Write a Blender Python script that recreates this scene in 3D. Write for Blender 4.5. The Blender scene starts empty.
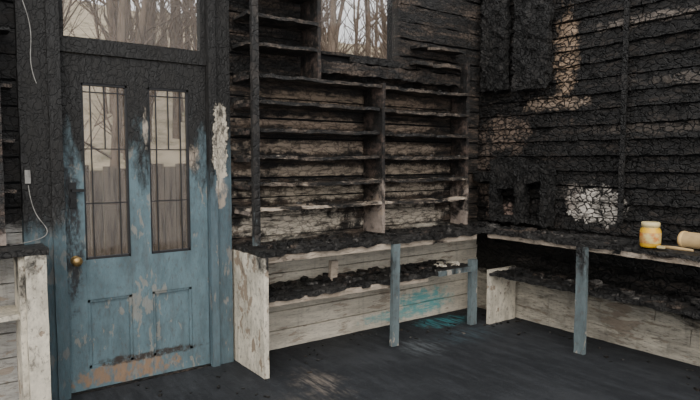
import bpy, math, random, bmesh
from mathutils import Vector, noise, Matrix
random.seed(7)
R = random.random
def U(a,b): return a+(b-a)*R()
scene = bpy.context.scene

# ---------------------------------------------------------------- materials
class NT:
    def __init__(s, name):
        s.m = bpy.data.materials.new(name); s.m.use_nodes = True
        s.t = s.m.node_tree; s.t.nodes.clear()
        s.out = s.n('ShaderNodeOutputMaterial')
        s.geo = s.n('ShaderNodeNewGeometry'); s.pos = s.geo.outputs['Position']
    def n(s, typ, **k):
        nd = s.t.nodes.new(typ)
        for a,b in k.items(): setattr(nd,a,b)
        return nd
    def link(s, a, b): s.t.links.new(a, b)
    def inp(s, sock, v):
        if hasattr(v,'is_output'): s.link(v, sock)
        elif isinstance(v,(tuple,list)) and len(v)==3 and sock.type=='RGBA': sock.default_value=(*v,1)
        else: sock.default_value = v
    def math(s, op, a, b=None, clamp=False):
        nd = s.n('ShaderNodeMath', operation=op, use_clamp=clamp)
        s.inp(nd.inputs[0], a)
        if b is not None: s.inp(nd.inputs[1], b)
        return nd.outputs[0]
    def scaled(s, sc, off=(0,0,0)):
        nd = s.n('ShaderNodeMapping'); s.link(s.pos, nd.inputs['Vector'])
        nd.inputs['Scale'].default_value = sc; nd.inputs['Location'].default_value = off
        return nd.outputs[0]
    def noise(s, sc=(1,1,1), scale=3, detail=6, rough=.6, dist=0, off=(0,0,0)):
        nd = s.n('ShaderNodeTexNoise'); s.link(s.scaled(sc,off), nd.inputs['Vector'])
        nd.inputs['Scale'].default_value=scale; nd.inputs['Detail'].default_value=detail
        nd.inputs['Roughness'].default_value=rough; nd.inputs['Distortion'].default_value=dist
        return nd.outputs['Fac']
    def ramp(s, v, a, b, lo=0., hi=1., smooth=True):
        nd = s.n('ShaderNodeMapRange'); 
        if smooth: nd.interpolation_type='SMOOTHSTEP'
        s.inp(nd.inputs[0], v)
        for i,x in enumerate((a,b,lo,hi)): nd.inputs[i+1].default_value=x
        return nd.outputs[0]
    def mix(s, f, a, b):
        nd = s.n('ShaderNodeMix', data_type='RGBA')
        s.inp(nd.inputs[0], f); s.inp(nd.inputs[6], a); s.inp(nd.inputs[7], b)
        return nd.outputs[2]
    def z(s):
        nd = s.n('ShaderNodeSeparateXYZ'); s.link(s.pos, nd.inputs[0]); return nd.outputs[2]
    def blob(s, c, r, amt=.7, soft=.3):
        """stain on the real surface around world point c"""
        mp = s.n('ShaderNodeMapping'); s.link(s.pos, mp.inputs[0])
        mp.inputs['Scale'].default_value=(1/r[0],1/r[1],1/r[2])
        mp.inputs['Location'].default_value=(-c[0]/r[0],-c[1]/r[1],-c[2]/r[2])
        l = s.n('ShaderNodeVectorMath', operation='LENGTH'); s.link(mp.outputs[0], l.inputs[0])
        nz = s.noise(scale=9, detail=8, rough=.7, off=c)
        d = s.math('ADD', l.outputs['Value'], s.math('MULTIPLY', s.math('SUBTRACT', nz, .5), 2.6*amt+.6))
        return s.ramp(d, 1.05-soft, 1.05, 1, 0)
    def finish(s, col, rough=.8, height=None, bump=.5, dist=.01, metal=0, spec=.3):
        b = s.n('ShaderNodeBsdfPrincipled')
        s.inp(b.inputs['Base Color'], col); s.inp(b.inputs['Roughness'], rough)
        b.inputs['Metallic'].default_value=metal
        b.inputs['Specular IOR Level'].default_value=spec
        if height is not None:
            bp = s.n('ShaderNodeBump'); bp.inputs['Strength'].default_value=bump
            bp.inputs['Distance'].default_value=dist; s.link(height, bp.inputs['Height'])
            s.link(bp.outputs[0], b.inputs['Normal'])
        s.link(b.outputs[0], s.out.inputs['Surface'])
        return s.m

BLACK=(.0075,.0068,.0062)
def charmat(name, paint, zlo=0., zhi=2., namp=1.0, nscale=3., under=(.30,.23,.17), under_amt=.35,
            charcol=BLACK, char2=(.07,.058,.050), char2_amt=.6, stretch=(1,1,1), blobs=(), bump=.7,
            gator=18., gstretch=(1,1,1), rough=.62, dirt=.5, off=(0,0,0), bias=0., dist=.012, c2lo=.46,c2hi=.64, crack=.5, ash=.4, spec=.45, fineb=1.2):
    t = NT(name)
    d1 = t.noise(stretch, 6, 8, .7, off=off)
    p = t.mix(t.ramp(d1,.35,.7,0,dirt), paint, tuple(c*.3 for c in paint))
    st = t.noise((6,6,.7), 3, 5, .6, off=off)
    p = t.mix(t.ramp(st,.5,.8,0,dirt*.7), p, (.07,.055,.045))
    fine = t.noise(stretch, 40, 5, .7, off=(1,8,2))
    p = t.mix(t.ramp(fine,.50,.70,0,dirt), p, (.08,.065,.055))
    fl = t.noise(stretch, 14, 6, .65, .4, off=(3,1,2))
    flm = t.ramp(t.math('ADD', fl, t.math('MULTIPLY', t.math('SUBTRACT', t.noise(scale=2.2,detail=3,off=off), .5), .8)), .60,.64,0,1)
    flm = t.math('MULTIPLY', flm, under_amt*2, clamp=True)
    p = t.mix(flm, p, under)
    c1 = t.noise(stretch, 6, 10, .74, .2, off=(5,5,5))
    ch = t.mix(t.ramp(c1,c2lo,c2hi,0,char2_amt), charcol, char2)
    c2 = t.noise(stretch, 34, 5, .75, off=(9,2,5))
    ch = t.mix(t.ramp(c2,.54,.72,0,ash), ch, tuple(min(1,c*1.8+.03) for c in char2))
    ch = t.mix(t.ramp(c2,.34,.48,.65,0), ch, (.006,.006,.006))
    g = t.ramp(t.z(), zlo, zhi, 0, 1, smooth=False)
    nz = t.noise(stretch, nscale, 10, .68, .3, off=off)
    mk = t.math('ADD', g, t.math('MULTIPLY', t.math('SUBTRACT', nz, .5), 2.4*namp))
    mk = t.ramp(mk, .38-bias, .64-bias, 0, 1)
    col = t.mix(mk, p, ch)
    for bl in blobs:
        (c,r,cc,a) = bl[:4]
        m_=t.blob(c,r,soft=bl[4] if len(bl)>4 else .5)
        m_=t.math('MULTIPLY', m_, t.ramp(t.noise(stretch,16,7,.72,off=c),.38,.54,.15,1))
        col = t.mix(t.math('MULTIPLY', m_, a), col, cc)
    nv = t.n('ShaderNodeTexNoise'); t.link(t.pos,nv.inputs['Vector']); nv.inputs['Scale'].default_value=14; nv.inputs['Detail'].default_value=4
    sub=t.n('ShaderNodeVectorMath',operation='SCALE'); t.link(nv.outputs['Color'],sub.inputs[0]); sub.inputs['Scale'].default_value=.08
    add=t.n('ShaderNodeVectorMath',operation='ADD'); t.link(t.scaled(gstretch),add.inputs[0]); t.link(sub.outputs[0],add.inputs[1])
    v = t.n('ShaderNodeTexVoronoi', feature='DISTANCE_TO_EDGE')
    t.link(add.outputs[0], v.inputs['Vector']); v.inputs['Scale'].default_value=gator
    ck = t.ramp(v.outputs['Distance'],0,.12,0,1)
    col = t.mix(t.math('MULTIPLY', t.math('SUBTRACT',1.,ck), t.math('MULTIPLY',mk,min(1,crack))), col, (.003,.003,.003))
    gv = t.math('MULTIPLY', ck, t.math('ADD', t.math('MULTIPLY',mk,crack), .02))
    h = t.math('ADD', gv, t.math('MULTIPLY', t.noise(stretch, 26, 8,.75), fineb))
    h = t.math('SUBTRACT', h, t.math('MULTIPLY', flm, .3))
    return t.finish(col, t.ramp(c1,.35,.7,rough-.12,rough+.25), h, bump, dist, spec=spec)

def simple(name, col, rough=.6, nscale=12, var=.5, bump=.2, metal=0, col2=None, stretch=(1,1,1), spec=.4):
    t = NT(name)
    n = t.noise(stretch, nscale, 6, .65)
    c = t.mix(t.ramp(n,.4,.7,0,1), col, col2 or tuple(x*(1-var) for x in col))
    return t.finish(c, rough, n, bump, .01, metal, spec)

BLUE=(.118,.182,.208)
M={}
M['shell'] = simple('charred_backing',(.008,.008,.009),.9)
bay=[((-2.2,0,1.00),(.6,.3,.12),(.64,.56,.45),1),((-1.0,0,1.00),(.6,.3,.12),(.60,.52,.42),1),
     ((-1.9,0,1.23),(.8,.3,.065),(.56,.47,.36),.95),((-.95,0,1.23),(.55,.3,.065),(.56,.47,.37),.95),
     ((-1.9,0,1.41),(.8,.3,.055),(.46,.37,.28),.9),((-.95,0,1.41),(.5,.3,.06),(.46,.37,.28),.9),
     ((-2.0,0,1.60),(.75,.3,.06),(.46,.36,.27),.9),((-1.0,0,1.60),(.5,.3,.06),(.42,.33,.25),.9),
     ((-2.0,0,1.80),(.7,.3,.055),(.36,.27,.20),.85),((-1.05,0,1.80),(.45,.3,.055),(.36,.27,.20),.85),
     ((-1.9,0,1.99),(.7,.3,.055),(.32,.24,.17),.85),((-1.0,0,2.0),(.45,.3,.05),(.30,.22,.16),.8)]
M['wallback'] = charmat('burnt_painted_boards', (.76,.69,.57), .5, 1.15, .5, 3.2, stretch=(.4,.5,2.4), char2=(.11,.078,.056), char2_amt=.85, c2lo=.44,c2hi=.62,
    gstretch=(.6,.6,1.5), dirt=.5, blobs=[((-.72,0,.16),(.36,.3,.14),(.10,.38,.39),.9),((-1.05,0,.08),(.45,.3,.06),(.12,.40,.41),.7)]+bay)
M['wallleft'] = charmat('scorched_left_boards', (.50,.48,.44), .75, 1.35, .5, 3., stretch=(.5,.5,2), dirt=.6, off=(4,4,4),char2=(.04,.034,.03))
M['wallright'] = charmat('charred_clapboard', (.66,.60,.49), .10, .66, .6, 4., stretch=(.6,.4,2.0), char2=(.046,.034,.026), char2_amt=.75, c2lo=.48,c2hi=.66,
    gstretch=(1,.9,1.2), gator=17, bump=1., dist=.03, crack=1.1, rough=.50, dirt=.75, fineb=.9,
    blobs=[((0,-1.30,1.13),(.3,.24,.17),(.58,.53,.47),1,.2),((0,-1.08,1.18),(.3,.10,.13),(.35,.30,.26),.8),
           ((0,-.98,2.38),(.3,.13,.45),(.40,.28,.19),.85),((0,-.9,2.0),(.3,.40,.08),(.36,.27,.20),.85),
           ((0,-.30,.99),(.3,.20,.10),(.46,.33,.27),.9),((0,-.35,1.75),(.3,.3,.2),(.20,.145,.11),.85),
           ((0,-.1,1.4),(.3,.12,.4),(.18,.135,.105),.7),((0,-1.65,2.58),(.3,.5,.05),(.22,.18,.15),.8),
           ((0,-1.7,1.75),(.3,.6,.05),(.10,.08,.065),.7),((0,-2.0,2.1),(.3,.4,.05),(.14,.115,.095),.7)])
M['char'] = charmat('alligator_char', (.02,.02,.02), -9,-8, .1, 3, char2=(.038,.033,.029), char2_amt=.6, gator=20, bump=1., dist=.025, rough=.5, crack=1.1)
M['charplank'] = charmat('charred_plank', (.02,.02,.02), -9,-8, .1, 3, char2=(.105,.076,.057), char2_amt=.85, gator=26, stretch=(.4,.5,2), bump=1., crack=.7)
M['ashy'] = charmat('ash_debris', (.02,.02,.02), -9,-8, .1, 3, char2=(.24,.22,.20), char2_amt=.8, gator=30, bump=.9)
M['shelf'] = charmat('scorched_shelf_board', (.52,.43,.34), .5, 1.9, .9, 6, stretch=(.6,1,2), char2=(.175,.135,.105), char2_amt=.85, gator=30, bump=.8, bias=.12, off=(2,7,1))
M['upright'] = charmat('scorched_upright', (.32,.26,.22), .7, 1.8, .7, 5, char2=(.13,.088,.068), char2_amt=.85, gator=30, bias=.15)
M['counter'] = charmat('burnt_counter_top', (.2,.2,.2), -9,-8, .2, 5, char2=(.075,.069,.063), char2_amt=.75, gator=24, bump=1., dist=.02, rough=.42)
M['white'] = charmat('dirty_cream_paint', (.76,.69,.56), .35, 1.35, .65, 5, stretch=(1,1,.6), dirt=.7, under=(.28,.21,.15), under_amt=.45)
M['bluepost'] = charmat('blue_painted_post', (.14,.18,.19), .1, 1.5, .7, 6, stretch=(1,1,.5), dirt=.6, under=(.40,.35,.29), under_amt=.4)
M['frame'] = charmat('blue_door_frame_paint', (.095,.145,.17), .85, 2.0, .5, 3.5, stretch=(1.6,1.6,.5), dirt=.5, under=(.28,.24,.20), under_amt=.25, gator=30, gstretch=(1,1,.6), char2=(.03,.028,.026), ash=.3,
    blobs=[((-2.805,-.1,1.60),(.06,.2,.31),(.62,.55,.44),1,.12),((-2.80,-.1,1.25),(.05,.2,.1),(.45,.36,.28),.8),((-2.93,-.1,1.42),(.04,.2,.06),(.42,.34,.28),.8)])
M['framel'] = charmat('blue_left_jamb_paint', (.075,.12,.14), .7, 1.45, .4, 3.5, stretch=(1.6,1.6,.5), dirt=.5, under=(.25,.2,.16), under_amt=.15, gator=30, gstretch=(1,1,.6), char2=(.026,.024,.022), ash=.25)
M['door'] = charmat('blue_door_paint', BLUE, .75, 2.25, .5, 3.2, stretch=(1.5,1.5,.6), dirt=.5, under=(.33,.28,.22), under_amt=.22, gator=30, gstretch=(1,1,.6), char2=(.03,.028,.026), ash=.3,
    blobs=[((-3.45,-.06,.09),(.40,.2,.07),(.26,.165,.10),.9,.25),((-3.30,-.06,.165),(.38,.2,.03),(.035,.025,.02),.95),((-3.79,-.06,1.05),(.08,.2,.55),(.02,.02,.022),.95),
           ((-3.32,-.06,1.72),(.02,.2,.14),(.45,.38,.3),.8),((-3.0,-.06,1.5),(.05,.2,.1),(.40,.33,.26),.8)])
M['bar'] = simple('black_glazing_bar',(.015,.015,.017),.6)
M['brass'] = simple('tarnished_brass',(.38,.25,.10),.35,metal=.8)
M['iron'] = simple('black_iron',(.02,.02,.02),.4,metal=.5)
M['bark'] = simple('tree_bark',(.17,.13,.10),.95,nscale=5,col2=(.07,.055,.04),stretch=(3,3,.6),bump=.5,spec=.1)
M['twig'] = simple('twigs',(.15,.11,.085),.95,spec=.1)
M['litter'] = simple('leaf_litter_hillside',(.36,.30,.22),1.,nscale=1.8,col2=(.16,.14,.09),bump=.6,spec=.05)
M['fence'] = simple('weathered_fence',(.15,.12,.095),.95,nscale=5,col2=(.05,.04,.032),stretch=(4,4,.5),spec=.1)

def floor_mat():
    t=NT('sooty_floorboards')
    n=t.noise((2.5,.5,1),5,10,.74); n2=t.noise((1,1,1),1.3,5,.6,off=(3,3,0)); n3=t.noise((5,.6,1),6,8,.75,off=(1,4,0)); n4=t.noise((1,1,1),45,5,.7)
    c=t.mix(t.ramp(n,.42,.66), (.014,.016,.019),(.031,.034,.039))
    c=t.mix(t.ramp(n2,.45,.75,0,.6),c,(.045,.048,.053))
    c=t.mix(t.ramp(n4,.60,.70,0,.5),c,(.10,.10,.10))
    for (cc,r,col,a,s) in [((-2.42,-.80,0),(.20,.35,.5),(.24,.20,.165),.65,.9),((-2.75,-1.1,0),(.3,.35,.5),(.12,.105,.09),.6,.8),
        ((-1.35,-.62,0),(.25,.25,.5),(.18,.20,.21),.45,.8),((-.68,-.20,0),(.34,.18,.5),(.05,.25,.28),.85,.5),((-.8,-.62,0),(.45,.25,.5),(.05,.075,.09),.7,.8)]:
        m_=t.math('MULTIPLY',t.blob(cc,r,.5,s),t.ramp(n3,.42,.6,0,1))
        c=t.mix(t.math('MULTIPLY',m_,a),c,col)
    return t.finish(c,t.ramp(n2,.35,.7,.92,.66),t.math('ADD',n,n4),.7,.015,spec=.3)
M['floor']=floor_mat()

def glass_mat(name, dust):
    t=NT(name)
    tr=t.n('ShaderNodeBsdfTransparent'); gl=t.n('ShaderNodeBsdfGlossy'); gl.inputs['Roughness'].default_value=.05
    df=t.n('ShaderNodeBsdfDiffuse'); df.inputs[0].default_value=(.35,.33,.3,1)
    m1=t.n('ShaderNodeMixShader'); m1.inputs[0].default_value=.02
    t.link(tr.outputs[0],m1.inputs[1]); t.link(gl.outputs[0],m1.inputs[2])
    m2=t.n('ShaderNodeMixShader'); t.link(t.ramp(t.noise(scale=2,detail=6),.4,.75,dust*.2,dust),m2.inputs[0])
    t.link(m1.outputs[0],m2.inputs[1]); t.link(df.outputs[0],m2.inputs[2]); t.link(m2.outputs[0],t.out.inputs[0])
    return t.m
M['glass']=glass_mat('sooty_glass',.05)

# ---------------------------------------------------------------- mesh builder
class B:
    def __init__(s,name): s.name=name; s.v=[]; s.f=[]; s.mi=[]; s.mats=[]; s.sm=[]
    def mat(s,m):
        m=M[m] if isinstance(m,str) else m
        if m not in s.mats: s.mats.append(m)
        return s.mats.index(m)
    def box(s, lo, hi, m, seg=None, amp=0., freq=9., rot=None, taper=None):
        mi=s.mat(m); lo=Vector(lo); hi=Vector(hi); c=(lo+hi)/2
        n=[1,1,1]
        if seg:
            for i in range(3): n[i]=max(1,min(160,int(round((hi[i]-lo[i])/seg))))
        idx={}; seed=Vector((len(s.v)*.137,1.3,len(s.v)*.071))
        def vert(i,j,k):
            key=(i,j,k)
            if key in idx: return idx[key]
            p=Vector((lo[0]+(hi[0]-lo[0])*i/n[0],lo[1]+(hi[1]-lo[1])*j/n[1],lo[2]+(hi[2]-lo[2])*k/n[2]))
            if amp:
                q=p*freq+seed
                d=noise.noise_vector(q)+.5*noise.noise_vector(q*2.7)
                p=p+d*amp
            if taper: p=taper(p)
            if rot is not None: p=c+rot@(p-c)
            s.v.append(p); idx[key]=len(s.v)-1; return idx[key]
        def quad(a,b,c_,d):
            s.f.append((a,b,c_,d)); s.mi.append(mi); s.sm.append(False)
        for i in range(n[0]):
            for j in range(n[1]):
                quad(vert(i,j,0),vert(i,j+1,0),vert(i+1,j+1,0),vert(i+1,j,0))
                quad(vert(i,j,n[2]),vert(i+1,j,n[2]),vert(i+1,j+1,n[2]),vert(i,j+1,n[2]))
        for i in range(n[0]):
            for k in range(n[2]):
                quad(vert(i,0,k),vert(i+1,0,k),vert(i+1,0,k+1),vert(i,0,k+1))
                quad(vert(i,n[1],k),vert(i,n[1],k+1),vert(i+1,n[1],k+1),vert(i+1,n[1],k))
        for j in range(n[1]):
            for k in range(n[2]):
                quad(vert(0,j,k),vert(0,j,k+1),vert(0,j+1,k+1),vert(0,j+1,k))
                quad(vert(n[0],j,k),vert(n[0],j+1,k),vert(n[0],j+1,k+1),vert(n[0],j,k+1))
    def tube(s, pts, rad, m, sides=8, cap=True, smooth=True):
        mi=s.mat(m); rings=[]
        pts=[Vector(p) for p in pts]
        if not isinstance(rad,(list,tuple)): rad=[rad]*len(pts)
        for i,p in enumerate(pts):
            d=(pts[min(i+1,len(pts)-1)]-pts[max(i-1,0)])
            if d.length<1e-6: d=Vector((0,0,1))
            d.normalize()
            if abs(d.z)<.95: a=d.cross(Vector((0,0,1))).normalized()
            else: a=d.cross(Vector((0,1,0))).normalized()
            b=d.cross(a)
            r=[]
            for k in range(sides):
                t=2*math.pi*k/sides
                s.v.append(p+(a*math.cos(t)+b*math.sin(t))*rad[i]); r.append(len(s.v)-1)
            rings.append(r)
        for a,b in zip(rings,rings[1:]):
            for k in range(sides):
                s.f.append((a[k],a[(k+1)%sides],b[(k+1)%sides],b[k])); s.mi.append(mi); s.sm.append(smooth)
        if cap:
            s.f.append(tuple(reversed(rings[0]))); s.mi.append(mi); s.sm.append(False)
            s.f.append(tuple(rings[-1])); s.mi.append(mi); s.sm.append(False)
    def lathe(s, origin, axis, prof, m, sides=24):
        ax=Vector(axis).normalized(); a=ax.orthogonal().normalized(); b=ax.cross(a); o=Vector(origin)
        prev=None
        for (t_,r_,*mm) in prof:
            ring=[]
            for k in range(sides):
                th=2*math.pi*k/sides
                s.v.append(o+ax*t_+(a*math.cos(th)+b*math.sin(th))*r_); ring.append(len(s.v)-1)
            if prev:
                mi=s.mat(mm[0] if mm else m)
                for k in range(sides):
                    s.f.append((prev[k],prev[(k+1)%sides],ring[(k+1)%sides],ring[k])); s.mi.append(mi); s.sm.append(True)
            prev=ring
    def build(s, parent=None):
        me=bpy.data.meshes.new(s.name); me.from_pydata([tuple(v) for v in s.v],[],s.f)
        for m in s.mats: me.materials.append(m)
        me.polygons.foreach_set('material_index',s.mi); me.polygons.foreach_set('use_smooth',s.sm)
        me.update()
        bm=bmesh.new(); bm.from_mesh(me); bmesh.ops.recalc_face_normals(bm,faces=bm.faces); bm.to_mesh(me); bm.free()
        o=bpy.data.objects.new(s.name,me); scene.collection.objects.link(o)
        if parent: o.parent=parent
        return o

H=3.3
# ---------------------------------------------------------------- floor
b=B('floor')
b.box((-6.5,-6.5,-.12),(.1,.1,-.03),'shell')
x=-6.5
while x<0.02:
    b.box((x+.0004,-6.5,-.03),(min(x+.1305,.03),.03,U(-.001,.0)),'floor',seg=None)
    x+=.131
floor=b.build()

# ---------------------------------------------------------------- back wall
opens=[(-3.86,-2.87,0,2.95),(-1.92,-1.09,2.36,3.05)]
b=B('wall_back')
def slab(x0,x1,z0,z1): b.box((x0,.02,z0),(x1,.14,z1),'shell')
slab(-6.5,-3.86,0,H); slab(-3.86,-2.87,2.95,H); slab(-2.87,-1.92,0,H); slab(-1.92,-1.09,0,2.36); slab(-1.92,-1.09,3.05,H); slab(-1.09,.12,0,H)
z=0.0; hgt=.152
while z<H:
    z1=min(z+hgt,H)
    segs=[(-6.5,0.0)]
    for (a,c,zo,zt) in opens:
        if z<zt-.02 and z1>zo+.02:
            ns=[]
            for (p,q) in segs:
                if q<=a or p>=c: ns.append((p,q)); continue
                if p<a: ns.append((p,a))
                if q>c: ns.append((c,q))
            segs=ns
    for (p,q) in segs:
        top=z>2.1
        mt='wallleft' if q<-3.5 else ('charplank' if top else 'wallback')
        b.box((p,-.004-(.008*R() if top else 0),z+.003),(q,.02,z1-(.004+.01*R()*(z>1))),mt,seg=.05,amp=.010 if top else .003)
    z=z1
b.build()

# ---------------------------------------------------------------- right wall (lapped clapboards)
b=B('wall_right')
b.box((.03,-5.2,0),(.15,.14,H),'shell')
z=0.0
while z<H:
    hb=.128
    a=.008+ (.008*R() if z>.9 else .002)
    cuts=[0.0]; yy=0.0
    while yy>-5.2:
        yy-=U(.8,2.4); cuts.append(max(yy,-5.2))
    for p,q in zip(cuts,cuts[1:]):
        def tp(P,z=z):
            f=1-(P.z-z)/hb
            if P.x<.01:
                P.x-= .016*max(0,min(1,f))
                if z>.9:
                    P.x+= max(0,noise.noise(Vector((3.1,P.y*5,P.z*9)))-.18)*.05
            return P
        b.box((-a+.006,q+.003,z+.001),(.03,p-.003,z+hb-.003-(.012*R() if z>.9 else 0)),'wallright',seg=.035,amp=.010 if z>.85 else .002,freq=12,taper=tp)
    z+=hb
b.build()

b=B('charred_wall_stud')
for (y0,y1,zb,th) in [(-.40,-.10,2.16,.05),(-.86,-.50,2.14,.07)]:
    b.box((-.045-th,y0,zb),(-.04,y1,H),'char',seg=.03,amp=.028,freq=14)
b.box((-.055,-1.55,1.0),(-.038,-1.51,H),'char',seg=.04,amp=.006)
b.build()

b=B('burnt_cabinet')
for (y0,y1,z0,z1,th) in [(-.36,-.30,.91,1.5,.12),(-.62,-.36,1.22,1.52,.10),(-.66,-.60,.91,1.5,.14),(-.86,-.66,1.28,1.46,.09),(-.93,-.86,.91,1.42,.12),(-.60,-.36,.91,.98,.14),(-.86,-.66,.91,.96,.12),(-.3,-.04,1.28,1.38,.07)]:
    b.box((-.055-th,y0,z0+.015),(-.052,y1,z1),'char',seg=.03,amp=.020,freq=14)
b.build()

# ---------------------------------------------------------------- door frame
b=B('trim_1')
b.box((-4.06,-.075,0),(-3.835,.03,H),'framel',seg=.06,amp=.004)
b.box((-3.905,-.095,0),(-3.835,-.07,H),'framel',seg=.06,amp=.003)
b.box((-2.89,-.06,0),(-2.72,.03,H),'frame',seg=.06,amp=.003)
b.box((-2.89,-.085,0),(-2.835,-.06,H),'frame',seg=.06,amp=.003)
b.box((-3.84,-.05,2.165),(-2.885,.05,2.245),'framel',seg=.06,amp=.004)
b.box((-3.84,-.05,2.9),(-2.885,.05,2.98),'framel',seg=.06,amp=.004)
b.box((-3.86,-.05,0),(-2.87,.12,.012),'charplank',seg=.06,amp=.002)
b.build()

# ---------------------------------------------------------------- door
b=B('door_1')
dx0,dx1=-3.828,-2.895; yf,yb=-.035,.012
def dbox(x0,x1,z0,z1,y0=yf,y1=yb,m='door',amp=.0015): b.box((x0,y0,z0),(x1,y1,z1),m,seg=.05,amp=amp)
gl=(-3.712,-3.432); gr=(-3.298,-3.020)
dbox(dx0,gl[0],.015,2.16); dbox(gr[1],dx1,.015,2.16)
dbox(gl[1],gr[0],.015,2.0)
dbox(gl[0],gr[1],1.985,2.16)
dbox(gl[0],gl[1],.60,.86); dbox(gr[0],gr[1],.60,.86)
dbox(gl[0],gl[1],.015,.15); dbox(gr[0],gr[1],.015,.15)
for g in (gl,gr):
    dbox(g[0],g[1],.15,.60,-.012,.006)
    for (x0,x1,z0,z1) in [(g[0],g[1],.15,.168),(g[0],g[1],.582,.60),(g[0],g[0]+.018,.15,.60),(g[1]-.018,g[1],.15,.60)]:
        dbox(x0,x1,z0,z1,-.026,-.01,amp=0)
    for (x0,x1,z0,z1) in [(g[0],g[1],.86,.875),(g[0],g[1],1.97,1.985),(g[0],g[0]+.012,.86,1.985),(g[1]-.012,g[1],.86,1.985)]:
        dbox(x0,x1,z0,z1,-.028,.005,'bar',0)
    w=g[1]-g[0]
    for fx in (.2,.5,.8): dbox(g[0]+w*fx-.0035,g[0]+w*fx+.0035,1.57 if fx==.5 else .87,1.98,-.02,-.008,'bar',.001)
    for zz in (1.93,1.57,1.22): dbox(g[0],g[1],zz-.0035,zz+.0035,-.02,-.008,'bar',.001)
b.box((gl[0],-.004,.86),(gl[1],-.001,1.985),'glass'); b.box((gr[0],-.004,.86),(gr[1],-.001,1.985),'glass')
b.lathe((-3.775,-.035,.865),(0,-1,0),[(0,.03),(.006,.03),(.008,.012),(.035,.012),(.042,.024),(.055,.032),(.07,.028),(.078,.012),(.08,.0)],'brass')
b.box((-3.80,-.045,1.20),(-3.76,-.034,1.36),'iron'); b.box((-3.79,-.075,1.30),(-3.72,-.045,1.318),'iron'); b.box((-3.795,-.06,1.23),(-3.765,-.045,1.26),'iron')
b.build()

b=B('window_1')
b.box((-3.835,-.03,2.245),(-3.80,.03,2.9),'framel',seg=.06,amp=.002); b.box((-2.925,-.03,2.245),(-2.89,.03,2.9),'framel',seg=.06,amp=.002)
b.box((-3.80,-.03,2.245),(-2.925,.03,2.265),'framel',seg=.06,amp=.002); b.box((-3.80,-.03,2.87),(-2.925,.03,2.9),'framel',seg=.06,amp=.002)
b.box((-3.80,0,2.265),(-2.925,.004,2.87),'glass')
b.build()
b=B('window_2')
for (x0,x1,z0,z1) in [(-1.93,-1.905,2.355,3.06),(-1.095,-1.07,2.355,3.06),(-1.905,-1.095,2.355,2.38),(-1.905,-1.095,3.02,3.06)]:
    b.box((x0,-.02,z0),(x1,.06,z1),'charplank',seg=.04,amp=.006)
b.box((-1.905,.02,2.38),(-1.095,.024,3.02),'glass')
b.build()

# ---------------------------------------------------------------- debris helper
def chunk(b,x,y,z,s,m='char'):
    l=U(.5,2.2)*s; w=U(.4,1)*s; h=U(.25,.6)*s
    b.box((x-l/2,y-w/2,z),(x+l/2,y+w/2,z+h),m,seg=max(s*.4,.012),amp=s*.12,freq=20,rot=Matrix.Rotation(U(0,3.14),3,'Z')@Matrix.Rotation(U(-.25,.25),3,'X'))
def dm(): 
    r=R(); return 'charplank' if r<.4 else ('ashy' if r<.58 else 'char')
def bite(P, front, axis, amt, f=7):
    """burnt-away notches in a front edge"""
    c=P.y if axis==1 else P.x; u=P.x if axis==1 else P.y
    k=max(0,1-(c-front)/.09)
    if k>0:
        d=max(0,noise.noise(Vector((u*f,front*11+P.z*.8,4.2)))-.12)*amt*min(1,k*1.5)
        if axis==1: P.y+=d
        else: P.x+=d
    return P

# ---------------------------------------------------------------- shelf unit
b=B('wall_shelf_unit')
D=.27
rows=[1.155,1.34,1.535,1.73,1.925,2.115]
def shelf(x0,x1,z,d=D,th=.024,droop=0):
    def tp(P):
        P.z-=droop*math.sin(math.pi*(P.x-x0)/(x1-x0))
        return bite(P,-d,1,.16 if z>1.3 else .07)
    b.box((x0,-d-.01*R(),z-th),(x1,-.02,z),'shelf',seg=.03,amp=.010,freq=10,taper=tp)
for z in rows:
    shelf(-2.68,-1.475,z,droop=U(0,.014)); shelf(-1.445,-.42,z,d=D-.02,droop=U(0,.014))
for z in (2.33,2.53,2.74,2.95,3.15): shelf(-2.68,-2.10,z,droop=.004)
shelf(-1.05,-.36,2.36,d=.22,th=.03); shelf(-.95,-.36,2.52,d=.16,th=.025)
def up(x,z0,z1,d0,w=.028,amp=.005): b.box((x-w/2,-d0,z0),(x+w/2,-.02,z1),'upright',seg=.05,amp=amp)
b.box((-2.66,-.305,.89),(-2.61,-.27,H),'bluepost',seg=.05,amp=.003)
up(-1.46,.89,2.13,D+.005,.03); up(-2.085,2.11,H,D+.0); up(-.40,.89,2.4,.22,.035,.012)
for z in rows: 
    b.box((-2.68,-.26,z-.05),(-2.665,-.02,z-.022),'upright',seg=.05,amp=.002)
b.box((-2.07,-.13,2.19),(-.30,-.03,2.29),'charplank',seg=.035,amp=.020,freq=11)
for z in rows:
    for i in range(38): chunk(b,U(-2.6,-.5),U(-.24,-.05),z,U(.01,.035),dm())
for i in range(14):
    x=U(-1.9,-.4); b.box((x,-.12,2.30),(x+U(.05,.3),-.05,2.30+U(.02,.06)),'charplank',seg=.03,amp=.012,freq=14,rot=Matrix.Rotation(U(-.15,.15),3,'Y'))
b.build()

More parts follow.
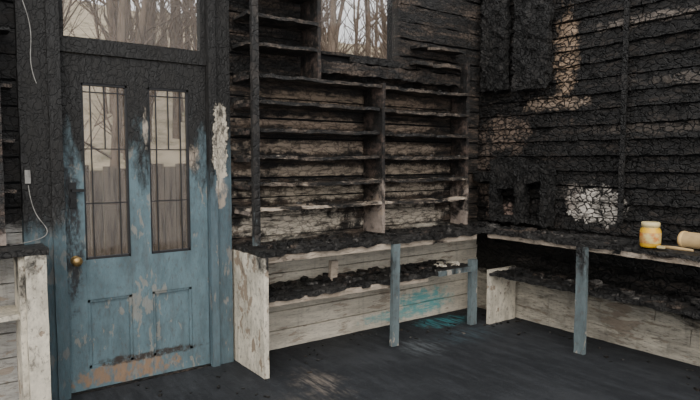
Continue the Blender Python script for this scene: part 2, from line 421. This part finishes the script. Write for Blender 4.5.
# ---------------------------------------------------------------- counters / benches
def post(b,x,y,z1,w=.07,d=.035,m='bluepost',lean=0): b.box((x-w/2,y-d/2,.002),(x+w/2,y+d/2,z1),m,seg=.05,amp=.003,rot=Matrix.Rotation(lean,3,'Y'))
b=B('wooden_counter')
b.box((-2.69,-.50,.835),(-.50,-.025,.87),'counter',seg=.025,amp=.017,freq=12,taper=lambda P:bite(P,-.5,1,.10))
b.box((-2.69,-.465,.79),(-.53,-.445,.835),'shelf',seg=.05,amp=.006)
b.box((-2.70,-.52,.002),(-2.665,-.02,.835),'white',seg=.05,amp=.003)
post(b,-1.51,-.485,.83,lean=.01)
post(b,-.54,-.43,.60,.075,.05)
b.box((-2.66,-.45,.505),(-.52,-.03,.54),'counter',seg=.025,amp=.013,freq=12,taper=lambda P:bite(P,-.45,1,.12))
b.box((-1.0,-.462,.50),(-.52,-.445,.545),'bluepost',seg=.05,amp=.003)
b.box((-2.66,-.43,.47),(-1.1,-.415,.51),'shelf',seg=.04,amp=.005)
b.box((-1.96,-.24,.545),(-1.90,-.20,.70),'shelf',seg=.03,amp=.006,rot=Matrix.Rotation(.1,3,'Y'))
for i in range(230): chunk(b,U(-2.6,-.55),U(-.47,-.06),.868,U(.015,.05),dm())
for i in range(190): chunk(b,U(-2.6,-.6),U(-.42,-.05),.54,U(.012,.06),dm())
for i in range(9):
    x=U(-.85,-.58); y=U(-.40,-.2); a=U(0,3.14)
    rot=Matrix.Rotation(a,3,'Z')@Matrix.Rotation(U(-.6,.6),3,'X')
    b.box((x-U(.02,.06),y-.02,.553),(x+U(.02,.06),y+U(.01,.04),.562+U(0,.01)),'white',seg=.02,amp=.01,rot=rot)
b.build()
b=B('wooden_counter')
b.box((-.47,-5.0,.84),(-.055,-.03,.875),'counter',seg=.028,amp=.014,freq=12,taper=lambda P:bite(P,-.47,0,.07))
b.box((-.43,-5.0,.80),(-.41,-.5,.84),'shelf',seg=.05,amp=.006)
b.box((-.485,-1.515,.002),(-.45,-1.43,.84),'bluepost',seg=.05,amp=.004)
b.box((-.485,-4.0,.002),(-.45,-3.92,.84),'bluepost',seg=.05,amp=.004)
b.box((-.43,-5.0,.455),(-.055,-.53,.485),'counter',seg=.028,amp=.012,freq=12,taper=lambda P:bite(P,-.43,0,.10))
b.box((-.42,-.53,.002),(-.055,-.495,.50),'white',seg=.05,amp=.003)
for i in range(75): chunk(b,U(-.42,-.09),U(-.90,-.08),.873,U(.02,.06),dm())
for i in range(90): chunk(b,U(-.42,-.18),U(-1.8,-.9),.873,U(.012,.035),dm())
for i in range(190): chunk(b,U(-.40,-.10),U(-3.0,-.6),.485,U(.015,.07),dm())
b.build()
b=B('side_counter')
b.box((-6.3,-.36,.965),(-3.97,-.10,1.0),'counter',seg=.04,amp=.006)
b.box((-6.3,-.10,.965),(-4.07,-.02,1.0),'counter',seg=.04,amp=.004)
b.box((-4.09,-.36,.002),(-3.985,-.325,.965),'white',seg=.05,amp=.003)
b.box((-4.12,-.32,.002),(-4.09,-.08,.965),'white',seg=.05,amp=.004)
b.box((-6.3,-.3,.60),(-4.12,-.02,.63),'white',seg=.05,amp=.004)
b.build()
b=B('side_shelf_unit')
for z in (1.33,1.62,1.93,2.25): b.box((-6.3,-.16,z-.02),(-4.10,-.025,z),'charplank',seg=.05,amp=.006)
b.box((-4.19,-.17,1.012),(-4.16,-.025,2.9),'upright',seg=.05,amp=.004)
b.build()

b=B('charred_debris')
for i in range(55): chunk(b,U(-2.6,-.1),U(-.6,-.05) ,0.0,U(.01,.022),dm())
for i in range(50): chunk(b,U(-.5,-.05),U(-3.5,-.5) ,0.0,U(.01,.03),dm())
for i in range(40): chunk(b,U(-4.2,-2.5),U(-.9,-.1) ,0.0,U(.008,.02))
b.build(floor)

M['plastic']=simple('dirty_white_plastic',(.26,.25,.23),.5,col2=(.10,.095,.09))
b=B('light_switch')
b.box((-4.045,-.088,1.36),(-4.015,-.078,1.44),'plastic'); b.box((-4.034,-.094,1.39),(-4.026,-.088,1.41),'plastic')
b.build()
def curve(name, pts, r, mat):
    cu=bpy.data.curves.new(name,'CURVE'); cu.dimensions='3D'; cu.bevel_depth=r; cu.bevel_resolution=2
    sp=cu.splines.new('NURBS'); sp.points.add(len(pts)-1); sp.order_u=4; sp.use_endpoint_u=True
    for p,q in zip(sp.points,pts): p.co=(*q,1)
    cu.materials.append(mat); o=bpy.data.objects.new(name,cu); scene.collection.objects.link(o); return o
curve('electrical_cable',[(-4.05,-.10,3.2),(-4.04,-.10,2.7),(-4.06,-.13,2.5),(-4.0,-.12,2.35),(-3.98,-.11,2.2),(-4.01,-.14,2.05),(-3.97,-.12,1.95)],.0025,M['plastic'])
curve('electrical_cable',[(-4.03,-.10,1.35),(-4.02,-.12,1.2),(-3.96,-.14,1.12),(-3.93,-.16,1.06),(-4.0,-.22,1.03),(-4.15,-.25,1.02)],.0025,M['plastic'])

# ---------------------------------------------------------------- things on the counter
M['yellow']=simple('yellow_enamel',(.74,.42,.03),.35,nscale=9,var=.35,bump=.05)
M['label']=simple('stained_label',(.62,.50,.20),.6,nscale=22,col2=(.5,.16,.03),bump=.05)
M['cream']=simple('cream_lid',(.64,.53,.28),.5,var=.3)
M['roll']=simple('tan_roll_paper',(.42,.29,.14),.8,var=.3); M['rollend']=simple('roll_end',(.68,.46,.20),.8,var=.25)
b=B('paint_jar')
b.lathe((-.36,-1.93,.882),(0,0,1),[(0,.0),(0,.062),(.012,.068,'yellow'),(.03,.069,'yellow'),(.032,.070,'label'),(.105,.070,'label'),(.107,.069,'yellow'),(.125,.066,'yellow'),(.14,.056,'yellow'),(.145,.056,'cream'),(.146,.061,'cream'),(.175,.061,'cream'),(.178,.055,'cream'),(.178,0,'cream')],'yellow',32)
b.build()
b=B('paper_roll')
b.lathe((-.22,-2.08,.942),Vector((-.1,-1,0)),[(0,.02,'rollend'),(0,.056,'rollend'),(.012,.060,'rollend'),(.03,.060,'rollend'),(.03,.056),(.33,.056),(.33,.060,'rollend'),(.35,.06,'rollend'),(.35,.02,'rollend')],'roll',28)
b.build()
b=B('paint_brush')
b.tube([(-.40,-2.02,.899),(-.40,-2.12,.899),(-.41,-2.24,.899)],[.009,.013,.008],'roll',8); b.box((-.43,-2.06,.890),(-.37,-2.01,.905),'cream',seg=.03,amp=.002)
b.build()

# ---------------------------------------------------------------- outside
b=B('hillside_ground')
mi=b.mat('litter'); nx,ny=60,40
for j in range(ny+1):
    for i in range(nx+1):
        x=-25+60*i/nx; y=.3+45*j/ny
        z=-.3+ (max(0,y-3))*.33 + .35*noise.noise(Vector((x*.3,y*.3,0)))*min(1,y/3)
        b.v.append(Vector((x,y,z)))
for j in range(ny):
    for i in range(nx):
        a=j*(nx+1)+i; b.f.append((a,a+1,a+nx+2,a+nx+1)); b.mi.append(mi); b.sm.append(True)
b.build()
def gz(x,y): return -.3+(max(0,y-3))*.33
def tree(b,x,y,h,r):
    base=Vector((x,y,gz(x,y)-.2)); lean=Vector((U(-.08,.08),U(-.08,.08),1))
    pts=[]; rr=[]; n=7
    for i in range(n+1):
        t=i/n; pts.append(base+lean*h*t+Vector((noise.noise(Vector((x,y,t*3)))*.4*t,0,0))); rr.append(r*(1-.75*t))
    b.tube(pts,rr,'bark',6,cap=False)
    for k in range(int(U(16,26))):
        t=U(.12,.98); i=int(t*n); p=pts[i].lerp(pts[min(i+1,n)],t*n-i)
        a=U(0,6.28); d=Vector((math.cos(a),math.sin(a),U(.5,1.6))).normalized(); L=U(.6,2.2)*(1.1-t*.5)
        q=[p,p+d*L*.5,p+d*L+Vector((0,0,L*.2))]; b.tube(q,[r*.28,r*.17,.004],'bark',4,cap=False)
        for m in range(5):
            s=q[1].lerp(q[2],U(-.4,.9)); d2=(d+Vector((U(-1,1),U(-1,1),U(0,.9)))).normalized()*U(.3,.9)
            b.tube([s,s+d2*.5,s+d2+Vector((0,0,.1))],[.012,.008,.003],'twig',3,cap=False)
b=B('bare_tree_woodland')
for i in range(100):
    y=U(4.5,22); c=math.tan(math.radians(U(4,50))); x=-4.5+(y+4)*c
    tree(b,x,y,U(5,10),U(.04,.13))
b.build()
b=B('wooden_fence')
x=-5.0
while x<1.5:
    w=.14; b.box((x,3.0,-.4),(x+w-.008,3.025,1.42+U(-.05,.05)),'fence'); x+=w
b.box((-5,3.025,.2),(1.5,3.07,.3),'fence'); b.box((-5,3.025,1.15),(1.5,3.07,1.25),'fence')
b.build()

# ---------------------------------------------------------------- light
w=bpy.data.worlds.new('overcast_sky'); scene.world=w; w.use_nodes=True
bg=w.node_tree.nodes['Background']; bg.inputs[0].default_value=(.97,.98,1.0,1); bg.inputs[1].default_value=1.55
su=bpy.data.lights.new('sun','SUN'); su.energy=2.4; su.angle=math.radians(60); su.color=(1,.95,.87)
so=bpy.data.objects.new('sun',su); scene.collection.objects.link(so); so.rotation_euler=(math.radians(54),0,math.radians(-38))

cam=bpy.data.cameras.new('camera'); co=bpy.data.objects.new('camera',cam); scene.collection.objects.link(co)
cam.sensor_width=36; cam.lens=29.83
co.location=(-4.5,-4.0,1.5); co.rotation_euler=(math.radians(90-3.95),0,math.radians(-35.9))
scene.camera=co
